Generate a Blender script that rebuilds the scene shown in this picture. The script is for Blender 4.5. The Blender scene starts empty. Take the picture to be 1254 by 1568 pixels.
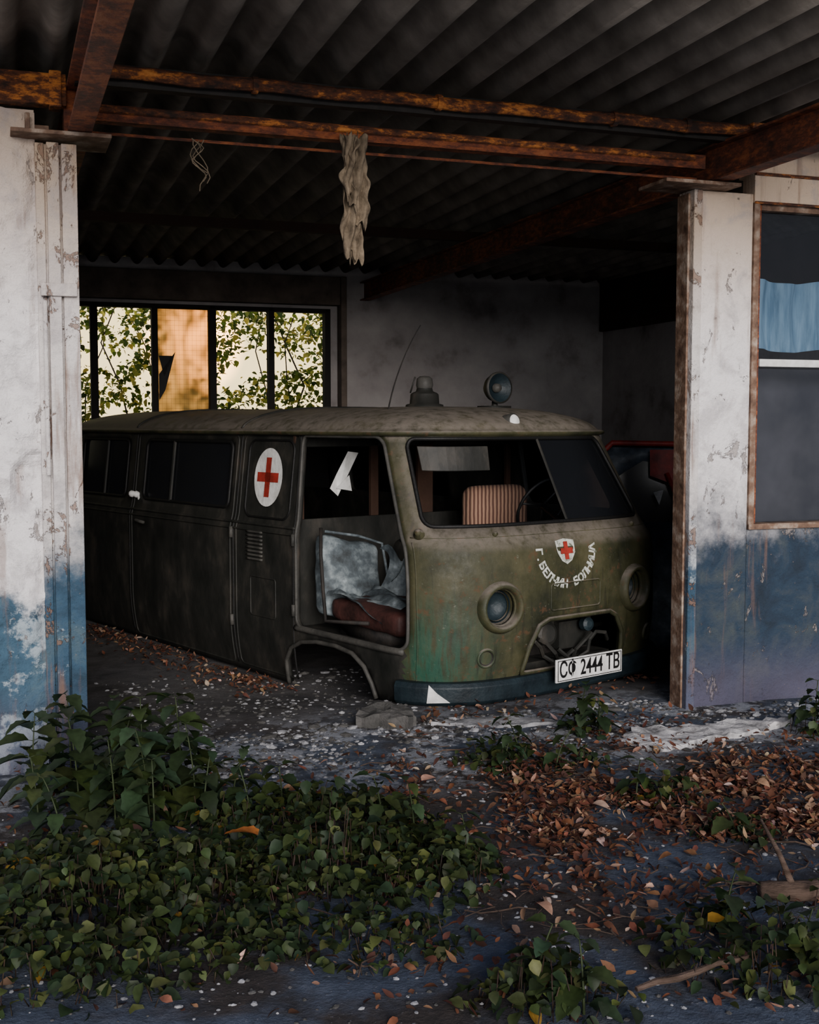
import bpy, bmesh, math, random, bisect
from mathutils import Vector, Matrix, noise
from mathutils.geometry import delaunay_2d_cdt
random.seed(7)
R=random.random
def U(a,b): return a+(b-a)*random.random()
sc=bpy.context.scene
COL=sc.collection

# ------------------------------------------------------------------ frames
PH=math.radians(19); UC,US=math.cos(PH),math.sin(PH)
OX,OY=1.47,6.30
def B(a,b,z): return Vector((OX+a*UC-b*US, OY+a*US+b*UC, z))
def binv(x,y):
    dx,dy=x-OX,y-OY
    return dx*UC+dy*US, -dx*US+dy*UC
TH=math.radians(38.5); CT,ST=math.cos(TH),math.sin(TH)
VX,VY=.045,6.315
def V(w,s,z): return Vector((VX+w*CT-s*ST, VY+w*ST+s*CT, z))
def W(x,y,z): return Vector((x,y,z))
def sm(a,b,x):
    t=max(0,min(1,(x-a)/(b-a))); return t*t*(3-2*t)
def gz(x,y):
    a,b=binv(x,y)
    z=-.11*sm(.5,1.6,b)
    z+=.018*noise.noise(Vector((x*1.3,y*1.3,0)))+.008*noise.noise(Vector((x*6,y*6,3)))
    z+=.05*sm(-3.2,-4.6,a)*sm(-1.2,-.2,b)
    return z

# ------------------------------------------------------------------ materials
def _nt(name):
    m=bpy.data.materials.new(name); m.use_nodes=True
    return m,m.node_tree.nodes,m.node_tree.links,m.node_tree.nodes['Principled BSDF']
def ramp(N,stops):
    r=N.new('ShaderNodeValToRGB'); e=r.color_ramp.elements
    while len(e)<len(stops): e.new(.5)
    for i,(p,c) in enumerate(stops):
        e[i].position=p; e[i].color=(c[0],c[1],c[2],1) if not isinstance(c,(int,float)) else (c,c,c,1)
    return r
def nz(N,Lk,vec,scale,detail=5,rough=.6,dist=0):
    n=N.new('ShaderNodeTexNoise'); n.inputs['Scale'].default_value=scale
    n.inputs['Detail'].default_value=detail; n.inputs['Roughness'].default_value=rough
    n.inputs['Distortion'].default_value=dist
    Lk.new(vec,n.inputs['Vector']); return n.outputs['Fac']
def mixc(N,Lk,f,a,b,mode='MIX'):
    m=N.new('ShaderNodeMix'); m.data_type='RGBA'; m.blend_type=mode
    for v,i in ((f,0),(a,6),(b,7)):
        if hasattr(v,'is_linked') or hasattr(v,'links'): Lk.new(v,m.inputs[i])
        elif i==0: m.inputs[0].default_value=v
        else: m.inputs[i].default_value=(v[0],v[1],v[2],1)
    return m.outputs[2]
def mth(N,Lk,op,a,b=0):
    m=N.new('ShaderNodeMath'); m.operation=op
    for v,i in ((a,0),(b,1)):
        if hasattr(v,'links'): Lk.new(v,m.inputs[i])
        else: m.inputs[i].default_value=v
    return m.outputs[0]
def mrange(N,Lk,v,a,b):
    m=N.new('ShaderNodeMapRange'); m.interpolation_type='SMOOTHSTEP'; m.inputs[1].default_value=a; m.inputs[2].default_value=b
    Lk.new(v,m.inputs[0]); return m.outputs[0]
def bump(N,Lk,P,h,st,dist=.02):
    b=N.new('ShaderNodeBump'); b.inputs['Strength'].default_value=st; b.inputs['Distance'].default_value=dist
    Lk.new(h,b.inputs['Height']); Lk.new(b.outputs[0],P.inputs['Normal'])
def pos(N): return N.new('ShaderNodeNewGeometry').outputs['Position']
def stretch(N,Lk,v,sc3):
    m=N.new('ShaderNodeMapping'); m.inputs['Scale'].default_value=sc3; Lk.new(v,m.inputs['Vector']); return m.outputs[0]
def MAT(name,stops,scale=6,rough=.85,metal=0,bs=.3,bscale=40,spec=.3,sc3=(1,1,1)):
    m,N,Lk,P=_nt(name); v=stretch(N,Lk,pos(N),sc3)
    if len(stops)==1: stops=[(.3,[x*.75 for x in stops[0]]),(.7,stops[0])]
    r=ramp(N,stops); Lk.new(nz(N,Lk,v,scale),r.inputs[0]); Lk.new(r.outputs[0],P.inputs['Base Color'])
    P.inputs['Roughness'].default_value=rough; P.inputs['Metallic'].default_value=metal
    P.inputs['Specular IOR Level'].default_value=spec
    if bs: bump(N,Lk,P,nz(N,Lk,v,bscale),bs,.01)
    return m
def wallmat(name,zc,soft,blue,white,warm_shade,patch,stain=.55,pale=(.30,.36,.40),flake=(.27,.23,.21),flt=.60):
    m,N,Lk,P=_nt(name); p=pos(N)
    sx=N.new('ShaderNodeSeparateXYZ'); Lk.new(p,sx.inputs[0]); z=sx.outputs[2]
    n1=nz(N,Lk,p,2.2,6,.65); n2=nz(N,Lk,p,9,8,.7); n3=nz(N,Lk,p,30,6,.7); n4=nz(N,Lk,p,4.3,7,.65,.5)
    zz=mth(N,Lk,'ADD',z,mth(N,Lk,'MULTIPLY',mth(N,Lk,'SUBTRACT',n1,.5),.9))
    zz=mth(N,Lk,'ADD',zz,mth(N,Lk,'MULTIPLY',mth(N,Lk,'SUBTRACT',n2,.5),.35))
    f=mrange(N,Lk,zz,zc-soft,zc+soft)
    bl=ramp(N,[(.28,[x*.35 for x in blue]),(.5,blue),(.72,[blue[0]*1.9+.03,blue[1]*1.5+.02,blue[2]*1.2])]); Lk.new(n4,bl.inputs[0])
    blc=mixc(N,Lk,mrange(N,Lk,mth(N,Lk,'ADD',mth(N,Lk,'MULTIPLY',n2,.5),mth(N,Lk,'MULTIPLY',n1,.5)),patch,patch+.05),bl.outputs[0],pale)
    wr=ramp(N,[(.28,[x*.62 for x in white]),(.5,white),(.8,[min(1,x*1.05) for x in white])]); Lk.new(n2,wr.inputs[0])
    wc=mixc(N,Lk,mrange(N,Lk,z,1.8,2.8),wr.outputs[0],warm_shade)  # dim, warm light under the overhang painted into the top of the white
    wc=mixc(N,Lk,mth(N,Lk,'MULTIPLY',mrange(N,Lk,n4,.5,.66),.5),wc,(.36,.33,.34))
    c=mixc(N,Lk,f,blc,wc)
    st=nz(N,Lk,stretch(N,Lk,p,(9,9,.8)),1.5,5,.6)
    c=mixc(N,Lk,mth(N,Lk,'MULTIPLY',mrange(N,Lk,st,.54,.70),stain),c,(.20,.11,.07))
    fl=nz(N,Lk,stretch(N,Lk,p,(1,1,.6)),7,9,.75,.6)
    c=mixc(N,Lk,mth(N,Lk,'MULTIPLY',mrange(N,Lk,fl,flt,flt+.02),.75),c,flake)
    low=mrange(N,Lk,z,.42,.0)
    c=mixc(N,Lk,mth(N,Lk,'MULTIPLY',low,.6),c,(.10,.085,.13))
    ch=mrange(N,Lk,n3,.66,.7)
    c=mixc(N,Lk,mth(N,Lk,'MULTIPLY',ch,.6),c,(.20,.15,.12))
    Lk.new(c,P.inputs['Base Color']); P.inputs['Roughness'].default_value=.8
    bump(N,Lk,P,mth(N,Lk,'ADD',mth(N,Lk,'ADD',n2,mth(N,Lk,'MULTIPLY',n3,.4)),mth(N,Lk,'MULTIPLY',mrange(N,Lk,fl,flt,flt+.02),-.5)),.9,.03)
    return m
M_wallL=wallmat('plaster_left',.80,.09,(.038,.090,.140),(.78,.75,.75),(.58,.46,.37),.50)
M_wallR=wallmat('plaster_right',1.07,.26,(.010,.027,.052),(.80,.77,.77),(.66,.50,.37),.62,.55,pale=(.10,.15,.21))
M_frame=wallmat('painted_frame',.98,.20,(.026,.068,.115),(.66,.62,.60),(.48,.35,.24),.57,.8,flake=(.20,.11,.07),flt=.57)
M_int=MAT('interior_plaster',[(.25,(.14,.12,.115)),(.45,(.29,.265,.26)),(.75,(.40,.375,.36))],2.5,.9,bs=.5,bscale=14)
M_dkint=MAT('lintel_concrete',[(.3,(.055,.042,.034)),(.7,(.14,.11,.088))],5,.9,bs=.4)
M_brown=MAT('brown_board',[(.3,(.022,.011,.007)),(.7,(.05,.024,.014))],4,.8)
def rustmat(name,dark,mid,hot,thr):
    m,N,Lk,P=_nt(name); p=pos(N)
    big=nz(N,Lk,p,2.6,4,.6); fine=nz(N,Lk,stretch(N,Lk,p,(1,1,2.5)),14,8,.75)
    r=ramp(N,[(.35,dark),(.5,mid),(.6,hot),(.75,[min(1,hot[0]*1.3),min(1,hot[1]*1.7),hot[2]*2.2])])
    Lk.new(mth(N,Lk,'ADD',mth(N,Lk,'MULTIPLY',big,.5),mth(N,Lk,'SUBTRACT',fine,thr)),r.inputs[0])
    Lk.new(r.outputs[0],P.inputs['Base Color']); P.inputs['Roughness'].default_value=.7
    bump(N,Lk,P,fine,.8,.02); return m
M_rustlit=rustmat('rusty_steel_warmlit',(.022,.010,.006),(.13,.038,.012),(.58,.19,.032),.28)  # bright orange stop holds rust and the painted-in warm rim light on beams
M_rustd=rustmat('rusty_steel_dark',(.040,.015,.009),(.13,.036,.017),(.28,.075,.022),.25)
M_jamb=MAT('jamb_rust',[(.3,(.05,.026,.018)),(.5,(.16,.095,.062)),(.7,(.36,.29,.23))],12,.7,bs=.5)
M_roof=MAT('corrugated_sheet',[(.25,(.065,.054,.045)),(.5,(.165,.143,.122)),(.75,(.29,.255,.22))],3,.8,bs=.3,sc3=(1,1,1))
M_black=MAT('black_rubber',[(.004,.004,.004)],20,.6)
M_dark=MAT('dark_metal',[(.3,(.006,.006,.006)),(.7,(.022,.018,.015))],12,.7)
M_wframe=MAT('window_frame_dark',[(.012,.010,.009)],12,.8)
M_rag=MAT('rag_cloth',[(.3,(.08,.06,.04)),(.7,(.24,.185,.125))],18,.95,bs=.8)
M_blue=MAT('seat_cover',[(.3,(.02,.024,.026)),(.48,(.065,.082,.092)),(.60,(.16,.19,.20)),(.75,(.38,.44,.47))],9,.7,bs=.6,bscale=25)
M_maroon=MAT('seat_vinyl',[(.3,(.015,.007,.006)),(.7,(.065,.024,.02))],10,.6)
M_white=MAT('white_paint',[(.3,(.45,.45,.43)),(.7,(.75,.75,.73))],14,.6)
M_whited=MAT('white_paint_worn',[(.35,(.10,.11,.08)),(.47,(.42,.43,.38)),(.7,(.6,.6,.55))],30,.7)
M_red=MAT('red_paint',[(.3,(.16,.015,.01)),(.7,(.36,.03,.02))],12,.6)
M_ink=MAT('plate_black',[(.006,.006,.006)],12,.5)
M_bump=MAT('bumper_paint',[(.3,(.004,.008,.011)),(.7,(.013,.024,.030))],8,.5,.1)
M_curt=MAT('curtain_blue',[(.3,(.08,.16,.24)),(.7,(.25,.38,.49))],6,.9,sc3=(4,4,.5))
M_curt2=MAT('curtain_grey',[(.3,(.030,.030,.037)),(.7,(.085,.078,.085))],3,.9)
M_conc=MAT('broken_concrete',[(.3,(.12,.12,.125)),(.55,(.30,.30,.31)),(.75,(.50,.50,.51))],11,.9,bs=.8,bscale=60)
M_pale=MAT('pale_screed',[(.35,(.10,.10,.10)),(.5,(.42,.41,.41)),(.75,(.72,.70,.70))],8,.9,bs=.8,bscale=60)
M_stone=MAT('block_stone',[(.3,(.035,.035,.032)),(.7,(.10,.095,.09))],11,.9,bs=.8,bscale=60)
M_wood=MAT('old_wood',[(.3,(.035,.022,.014)),(.7,(.12,.08,.06))],9,.9,bs=.8,sc3=(1,1,6))
M_bark=MAT('tree_bark',[(.02,.013,.01)],9,.9)
def striped():
    m,N,Lk,P=_nt('striped_fabric'); p=pos(N)
    w=N.new('ShaderNodeTexWave'); w.inputs['Scale'].default_value=12; w.inputs['Distortion'].default_value=1.0
    w.bands_direction='X'; Lk.new(p,w.inputs['Vector'])
    r=ramp(N,[(.3,(.07,.03,.02)),(.6,(.24,.14,.092))]); Lk.new(w.outputs['Fac'],r.inputs[0]); Lk.new(r.outputs[0],P.inputs['Base Color'])
    P.inputs['Roughness'].default_value=.95; bump(N,Lk,P,w.outputs['Fac'],.5,.01); return m
M_stripe=striped()
def vanpaint():
    m,N,Lk,P=_nt('olive_van_paint'); p=pos(N)
    n1=nz(N,Lk,p,3,6,.65); n2=nz(N,Lk,p,14,7,.7); n3=nz(N,Lk,stretch(N,Lk,p,(7,7,1)),3,5,.6)
    r=ramp(N,[(.3,(.010,.012,.006)),(.5,(.032,.032,.014)),(.72,(.068,.061,.030))]); Lk.new(n1,r.inputs[0])
    c=r.outputs[0]
    sx=N.new('ShaderNodeSeparateXYZ'); Lk.new(p,sx.inputs[0])
    zl=mrange(N,Lk,sx.outputs[2],.75,.2); xl=mrange(N,Lk,sx.outputs[0],.6,.05); xr=mrange(N,Lk,sx.outputs[0],-.08,.05)
    g=mth(N,Lk,'MULTIPLY',mth(N,Lk,'MULTIPLY',zl,xl),xr)
    g=mth(N,Lk,'MULTIPLY',g,mrange(N,Lk,n3,.38,.65))
    c=mixc(N,Lk,mth(N,Lk,'MULTIPLY',g,.7),c,(.010,.085,.055))
    ru=mth(N,Lk,'MULTIPLY',mrange(N,Lk,n2,.56,.66),.65)
    c=mixc(N,Lk,ru,c,(.075,.035,.015))
    c=mixc(N,Lk,mth(N,Lk,'MULTIPLY',mrange(N,Lk,n3,.55,.72),.6),c,(.008,.008,.005))
    sc_=nz(N,Lk,stretch(N,Lk,p,(1,1,2.2)),26,8,.75)
    c=mixc(N,Lk,mth(N,Lk,'MULTIPLY',mrange(N,Lk,sc_,.63,.66),.6),c,(.12,.12,.09))
    gn=N.new('ShaderNodeNewGeometry'); s2=N.new('ShaderNodeSeparateXYZ'); Lk.new(gn.outputs['Normal'],s2.inputs[0])
    d=mth(N,Lk,'MULTIPLY',mrange(N,Lk,s2.outputs[2],.2,.75),mrange(N,Lk,n2,.2,.6))
    c=mixc(N,Lk,mth(N,Lk,'MULTIPLY',d,.85),c,(.145,.125,.105))
    Lk.new(c,P.inputs['Base Color']); P.inputs['Specular IOR Level'].default_value=.3
    rr=ramp(N,[(.3,.45),(.7,.8)]); Lk.new(n2,rr.inputs[0]); Lk.new(rr.outputs[0],P.inputs['Roughness'])
    bump(N,Lk,P,mth(N,Lk,'ADD',n1,mth(N,Lk,'MULTIPLY',n2,.25)),.3,.02)
    return m
M_van=vanpaint()
M_vang=MAT('dusty_grey_paint',[(.3,(.022,.022,.020)),(.7,(.065,.062,.055))],8,.6)
M_side=MAT('shaded_side_paint',[(.3,(.006,.007,.006)),(.52,(.015,.015,.013)),(.66,(.032,.029,.024)),(.8,(.058,.044,.034))],6,.6,bs=.3,bscale=15,sc3=(1,1,.6))  # darkened van paint, with the shade on the body side put into the colour
def glass(name,tint,tr,rough=.05):
    m,N,Lk,P=_nt(name); out=N['Material Output']
    N.remove(P); t=N.new('ShaderNodeBsdfTransparent'); t.inputs[0].default_value=(*tint,1)
    g=N.new('ShaderNodeBsdfGlossy'); g.inputs['Roughness'].default_value=rough
    d=N.new('ShaderNodeBsdfDiffuse'); d.inputs[0].default_value=(.016,.018,.022,1)
    fr=N.new('ShaderNodeFresnel'); fr.inputs[0].default_value=1.45
    a=N.new('ShaderNodeMixShader'); a.inputs[0].default_value=tr; Lk.new(t.outputs[0],a.inputs[1]); Lk.new(d.outputs[0],a.inputs[2])
    b=N.new('ShaderNodeMixShader'); Lk.new(fr.outputs[0],b.inputs[0]); Lk.new(a.outputs[0],b.inputs[1]); Lk.new(g.outputs[0],b.inputs[2])
    Lk.new(b.outputs[0],out.inputs[0]); return m
M_glass=glass('dirty_glass',(.3,.34,.40),.4)
M_glassR=glass('window_glass',(.75,.8,.85),.1,.12)
M_glassB=glass('dusty_van_glass',(.25,.25,.25),.5,.15)
def amber():
    m,N,Lk,P=_nt('amber_pane'); out=N['Material Output']; N.remove(P); p=pos(N)
    t=N.new('ShaderNodeBsdfTranslucent'); r=ramp(N,[(.35,(.30,.20,.08)),(.65,(.62,.45,.20))]); Lk.new(nz(N,Lk,p,3),r.inputs[0]); Lk.new(r.outputs[0],t.inputs[0])
    tr=N.new('ShaderNodeBsdfRefraction'); tr.inputs['Color'].default_value=(.85,.5,.2,1); tr.inputs['Roughness'].default_value=.32; tr.inputs['IOR'].default_value=1.15
    a=N.new('ShaderNodeMixShader'); a.inputs[0].default_value=.4; Lk.new(t.outputs[0],a.inputs[1]); Lk.new(tr.outputs[0],a.inputs[2]); Lk.new(a.outputs[0],out.inputs[0]); return m
M_amber=amber()
def leafmat(name,trans=.3,rough=.55):
    m,N,Lk,P=_nt(name); out=N['Material Output']
    a=N.new('ShaderNodeAttribute'); a.attribute_name='Col'
    n=nz(N,Lk,pos(N),35); r=ramp(N,[(.3,.6),(.7,1.15)]); Lk.new(n,r.inputs[0])
    c=mixc(N,Lk,1.0,a.outputs['Color'],r.outputs[0],'MULTIPLY')
    Lk.new(c,P.inputs['Base Color']); P.inputs['Roughness'].default_value=rough; P.inputs['Specular IOR Level'].default_value=.25
    t=N.new('ShaderNodeBsdfTranslucent'); Lk.new(c,t.inputs[0])
    mx=N.new('ShaderNodeMixShader'); mx.inputs[0].default_value=trans; Lk.new(P.outputs[0],mx.inputs[1]); Lk.new(t.outputs[0],mx.inputs[2]); Lk.new(mx.outputs[0],out.inputs[0]); return m
M_leaf=leafmat('green_leaf'); M_dead=leafmat('dead_leaf',.1,.8); M_tree=leafmat('tree_leaf',.6)
def groundmat():
    m,N,Lk,P=_nt('dirt_asphalt'); p=pos(N)
    n1=nz(N,Lk,p,1.6,6,.6,.4); n2=nz(N,Lk,p,12,8,.72); n3=nz(N,Lk,p,70,4,.6); n4=nz(N,Lk,p,4,6,.65,.5)
    a=ramp(N,[(.3,(.020,.029,.046)),(.55,(.060,.080,.120)),(.8,(.13,.15,.19))]); Lk.new(n2,a.inputs[0])
    s=ramp(N,[(.3,(.012,.009,.008)),(.7,(.045,.032,.027))]); Lk.new(n2,s.inputs[0])
    c=mixc(N,Lk,mrange(N,Lk,n1,.42,.58),a.outputs[0],s.outputs[0])
    vm=N.new('ShaderNodeVectorMath'); vm.operation='DOT_PRODUCT'; vm.inputs[1].default_value=(-US,UC,0); Lk.new(p,vm.inputs[0])
    b=mth(N,Lk,'SUBTRACT',vm.outputs['Value'],-OX*US+OY*UC)
    band=mth(N,Lk,'MULTIPLY',mrange(N,Lk,b,-1.1,-.5),mrange(N,Lk,b,.7,-.0))
    ins=mrange(N,Lk,b,.0,.7)
    inc=ramp(N,[(.35,(.018,.016,.016)),(.55,(.065,.060,.060)),(.7,(.125,.122,.125))]); Lk.new(n4,inc.inputs[0])
    c=mixc(N,Lk,mth(N,Lk,'MULTIPLY',ins,.9),c,inc.outputs[0])
    pt=mrange(N,Lk,mth(N,Lk,'ADD',mth(N,Lk,'MULTIPLY',n2,.6),mth(N,Lk,'MULTIPLY',nz(N,Lk,p,3.2,3,.5),.5)),.53,.60)
    c=mixc(N,Lk,mth(N,Lk,'MULTIPLY',mth(N,Lk,'MULTIPLY',band,pt),.8),c,(.32,.34,.38))
    c=mixc(N,Lk,mth(N,Lk,'MULTIPLY',mrange(N,Lk,n4,.58,.66),.6),c,(.012,.011,.012))
    c=mixc(N,Lk,mth(N,Lk,'MULTIPLY',mrange(N,Lk,n3,.66,.72),.6),c,(.35,.35,.37))
    Lk.new(c,P.inputs['Base Color']); P.inputs['Roughness'].default_value=.9
    bump(N,Lk,P,mth(N,Lk,'ADD',n2,mth(N,Lk,'MULTIPLY',n3,.5)),.8,.04)
    return m
M_ground=groundmat()

# ------------------------------------------------------------------ mesh builder
class MB:
    def __init__(s): s.v=[];s.f=[];s.m=[];s.c=[]
    def add(s,vs,fs,mi=0,col=None):
        o=len(s.v); s.v+=[tuple(x) for x in vs]
        for f in fs: s.f.append(tuple(i+o for i in f)); s.m.append(mi)
        if col is not None: s.c+= [col]*len(vs)
    def box(s,fr,x0,x1,y0,y1,z0,z1,mi=0):
        vs=[fr(x,y,z) for z in (z0,z1) for x,y in ((x0,y0),(x1,y0),(x1,y1),(x0,y1))]
        s.add(vs,[(3,2,1,0),(4,5,6,7),(0,1,5,4),(1,2,6,5),(2,3,7,6),(3,0,4,7)],mi)
    def quad(s,a,b,c,d,mi=0): s.add([a,b,c,d],[(0,1,2,3)],mi)
    def tube(s,pts,r,seg=8,mi=0,closed=False,col=None):
        pts=[Vector(p) for p in pts]; n=len(pts); vs=[]; prev=None
        for i,p in enumerate(pts):
            if closed: t=pts[(i+1)%n]-pts[i-1]
            else: t=pts[min(i+1,n-1)]-pts[max(i-1,0)]
            if t.length<1e-9: t=Vector((0,0,1))
            t.normalize()
            if prev is None:
                up=Vector((0,0,1)) if abs(t.z)<.9 else Vector((1,0,0)); x=t.cross(up).normalized()
            else:
                x=prev-t*prev.dot(t); x=x.normalized() if x.length>1e-6 else t.orthogonal().normalized()
            prev=x; y=t.cross(x); rr=r[i] if isinstance(r,(list,tuple)) else r
            for k in range(seg):
                a=2*math.pi*k/seg; vs.append(p+(x*math.cos(a)+y*math.sin(a))*rr)
        fs=[]
        for i in range(n if closed else n-1):
            j=(i+1)%n
            for k in range(seg): l=(k+1)%seg; fs.append((i*seg+k,i*seg+l,j*seg+l,j*seg+k))
        if not closed: fs+= [tuple(range(seg))[::-1], tuple((n-1)*seg+k for k in range(seg))]
        s.add(vs,fs,mi,col)
    def lathe(s,c,ax,prof,seg=24,mi=0):
        ax=Vector(ax).normalized(); x=ax.orthogonal().normalized(); y=ax.cross(x); vs=[];fs=[]
        for r,h in prof:
            for k in range(seg):
                a=2*math.pi*k/seg; vs.append(Vector(c)+ax*h+(x*math.cos(a)+y*math.sin(a))*max(r,.0005))
        for i in range(len(prof)-1):
            for k in range(seg): l=(k+1)%seg; fs.append((i*seg+k,i*seg+l,(i+1)*seg+l,(i+1)*seg+k))
        s.add(vs,fs,mi)
    def grid(s,fn,nu,nv,mi=0,col=None):
        vs=[fn(i/nu,j/nv) for j in range(nv+1) for i in range(nu+1)]
        fs=[(j*(nu+1)+i,j*(nu+1)+i+1,(j+1)*(nu+1)+i+1,(j+1)*(nu+1)+i) for j in range(nv) for i in range(nu)]
        s.add(vs,fs,mi,col)
    def build(s,name,mats,parent=None,smooth=False,bevel=0,solid=0,soff=-1,ploc=None,subsurf=0):
        me=bpy.data.meshes.new(name); me.from_pydata(s.v,[],s.f)
        for m in (mats if isinstance(mats,list) else [mats]): me.materials.append(m)
        me.polygons.foreach_set('material_index',s.m)
        me.polygons.foreach_set('use_smooth',[smooth]*len(s.f))
        if s.c:
            at=me.color_attributes.new('Col','FLOAT_COLOR','POINT'); fl=[]
            for c in s.c: fl+= [c[0],c[1],c[2],1]
            at.data.foreach_set('color',fl)
        me.update(); ob=bpy.data.objects.new(name,me); COL.objects.link(ob)
        if parent: 
            ob.parent=parent; ob.matrix_parent_inverse=Matrix.Translation(parent.location).inverted()
        if solid:
            md=ob.modifiers.new('Solid','SOLIDIFY'); md.thickness=solid; md.offset=soff
        if bevel:
            md=ob.modifiers.new('Bevel','BEVEL'); md.width=bevel; md.segments=2; md.limit_method='ANGLE'
        return ob
def empty(name,loc):
    e=bpy.data.objects.new(name,None); e.location=loc; e.empty_display_size=.2; COL.objects.link(e); return e
def rbox(mb,fr,x0,x1,y0,y1,z0,z1,r,mi=0):
    "rounded (pillow) box"
    cx,cy,cz=(x0+x1)/2,(y0+y1)/2,(z0+z1)/2; hx,hy,hz=(x1-x0)/2,(y1-y0)/2,(z1-z0)/2
    N=10
    def mp(p):
        q=Vector((p[0]*hx,p[1]*hy,p[2]*hz)); inn=Vector((max(-hx+r,min(hx-r,q.x)),max(-hy+r,min(hy-r,q.y)),max(-hz+r,min(hz-r,q.z))))
        d=q-inn
        if d.length>1e-9: q=inn+d.normalized()*r
        return fr(cx+q.x,cy+q.y,cz+q.z)
    for ax in range(3):
        for sg in (-1,1):
            def fn(u,v):
                a=math.sin((u-.5)*math.pi)*1.0; b=math.sin((v-.5)*math.pi)
                p=[0,0,0]; p[ax]=sg; p[(ax+1)%3]=a*sg; p[(ax+2)%3]=b; return mp(p)
            mb.grid(fn,N,N,mi)

# ------------------------------------------------------------------ ground
g=MB(); X0,X1,Y0,Y1=-7,7,-1,22
def gf(u,v):
    x=X0+(X1-X0)*u; y=Y0+(Y1-Y0)*(v**1.35); return W(x,y,gz(x,y))
g.grid(gf,200,280); g.build('ground',M_ground,smooth=True)

# ------------------------------------------------------------------ building shell
RZ=3.07
def roofz(b): return RZ-.006*b
RW=2.8; BW=6.2; LW=-4.6
mb=MB()
mb.box(B,-6.5,-3.262,.0,.2,-.15,2.86)
def lw(u,v):
    a=-6.5+(6.5-3.26)*u; z=-.12+2.98*v
    p=B(a,0,z); k=.028*noise.noise(p*2.3)+.016*noise.noise(p*9)+.009*noise.noise(p*25)
    fl=.05*sm(.35,-.05,z)*(1+noise.noise(p*4))
    top=.04*noise.noise(Vector((a*5,0,0)))*v
    d=math.hypot((a+3.30)*1.0,(z-1.28)*.75)+.03*noise.noise(p*14)
    hole=.035*sm(.10,.06,d)
    edge=.03*sm(.05,-.0,-3.262-a)*(.5+noise.noise(Vector((3,z*7,1))))
    return B(a,-.045-k-fl+hole+edge,z+top)
mb.grid(lw,240,220)
mb.box(B,-6.5,-3.262,-.02,.2,2.80,2.86)
mb.build('wall_front_left',M_wallL,smooth=False)
mb=MB()
mb.box(B,.055,.37,0,.14,-.15,2.735)
mb.box(B,.37,3.4,0,.14,-.15,.955)
mb.box(B,2.2,3.4,0,.14,.955,2.83)
mb.box(B,.37,3.4,0.0,.14,2.83,3.04)
mb.build('wall_front_right',M_wallR,bevel=.006)
mb=MB() # right jamb
mb.box(B,0,.05,-.018,.13,-.1,2.735,0); mb.box(B,-.012,.0,.02,.13,-.1,2.72,1)
mb.build('trim_1',[M_frame,M_jamb],bevel=.004)
mb=MB()
for a0,a1,b0 in ((-3.262,-3.225,-.05),(-3.216,-3.165,-.075),(-3.155,-3.09,-.06)):
    mb.box(B,a0,a1,b0,.12,-.05,2.72)
mb.box(B,-3.262,-3.09,-.03,.14,-.05,2.72)
for z in (2.07,): mb.box(B,-3.25,-3.10,-.09,-.05,z,z+.055); 
mb.tube([B(-3.235,-.09,1.3+.0),B(-3.235,-.09,2.05)],.010)
mb.build('trim_2',M_frame,bevel=.004)
mb=MB(); mb.box(B,-3.36,-2.95,-.16,.14,2.735,2.752); mb.box(B,-3.3,-3.28,-.1,.1,2.752,2.83); mb.box(B,-3.36,-3.2,-.02,.1,2.752,2.80)
mb.build('cap_plate',M_jamb,bevel=.003)
mb=MB(); mb.box(B,-.24,.20,-.14,.14,2.737,2.755); mb.build('cap_plate',M_jamb,bevel=.003)
mb=MB() # cream lintel strip
mb.box(B,.37,2.3,-.012,.10,2.69,2.835,0); mb.tube([B(.37,-.016,2.69),B(2.3,-.016,2.69)],.008,6,1); mb.tube([B(.37,-.016,2.838),B(2.3,-.016,2.838)],.010,6,1)
mb.build('trim_3',[M_wallR,M_rustlit],bevel=.003)
win2=empty('window_2',B(1.3,0,1.8))
mb=MB()
mb.box(B,.37,.405,-.014,.1,.955,2.69,1); mb.box(B,.405,.43,.01,.09,.98,2.69,0)
mb.box(B,.37,2.2,-.02,.1,.955,.985,1); mb.box(B,.43,2.2,.01,.09,2.655,2.69,1)
mb.box(B,.43,2.2,.0,.07,1.83,1.87,2); mb.box(B,1.28,1.33,.0,.07,.985,2.66,2); mb.box(B,2.17,2.2,.0,.08,.98,2.69,0)
mb.build('frame',[M_rustd,M_jamb,M_white],win2,bevel=.003)
mb=MB(); mb.quad(B(.43,.05,.98),B(2.2,.05,.98),B(2.2,.05,2.66),B(.43,.05,2.66)); mb.build('glass',M_glassR,win2)
mb=MB()
mb.grid(lambda u,v:B(.42+1.8*u,.20+.025*math.sin(u*60+math.sin(v*3)),1.93+.38*v+.01*math.sin(u*25)),90,6,0)
mb.grid(lambda u,v:B(.42+1.8*u,.24+.012*math.sin(u*33),.96+.87*v),60,4,1)
mb.build('curtain',[M_curt,M_curt2],win2,smooth=True)

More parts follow.
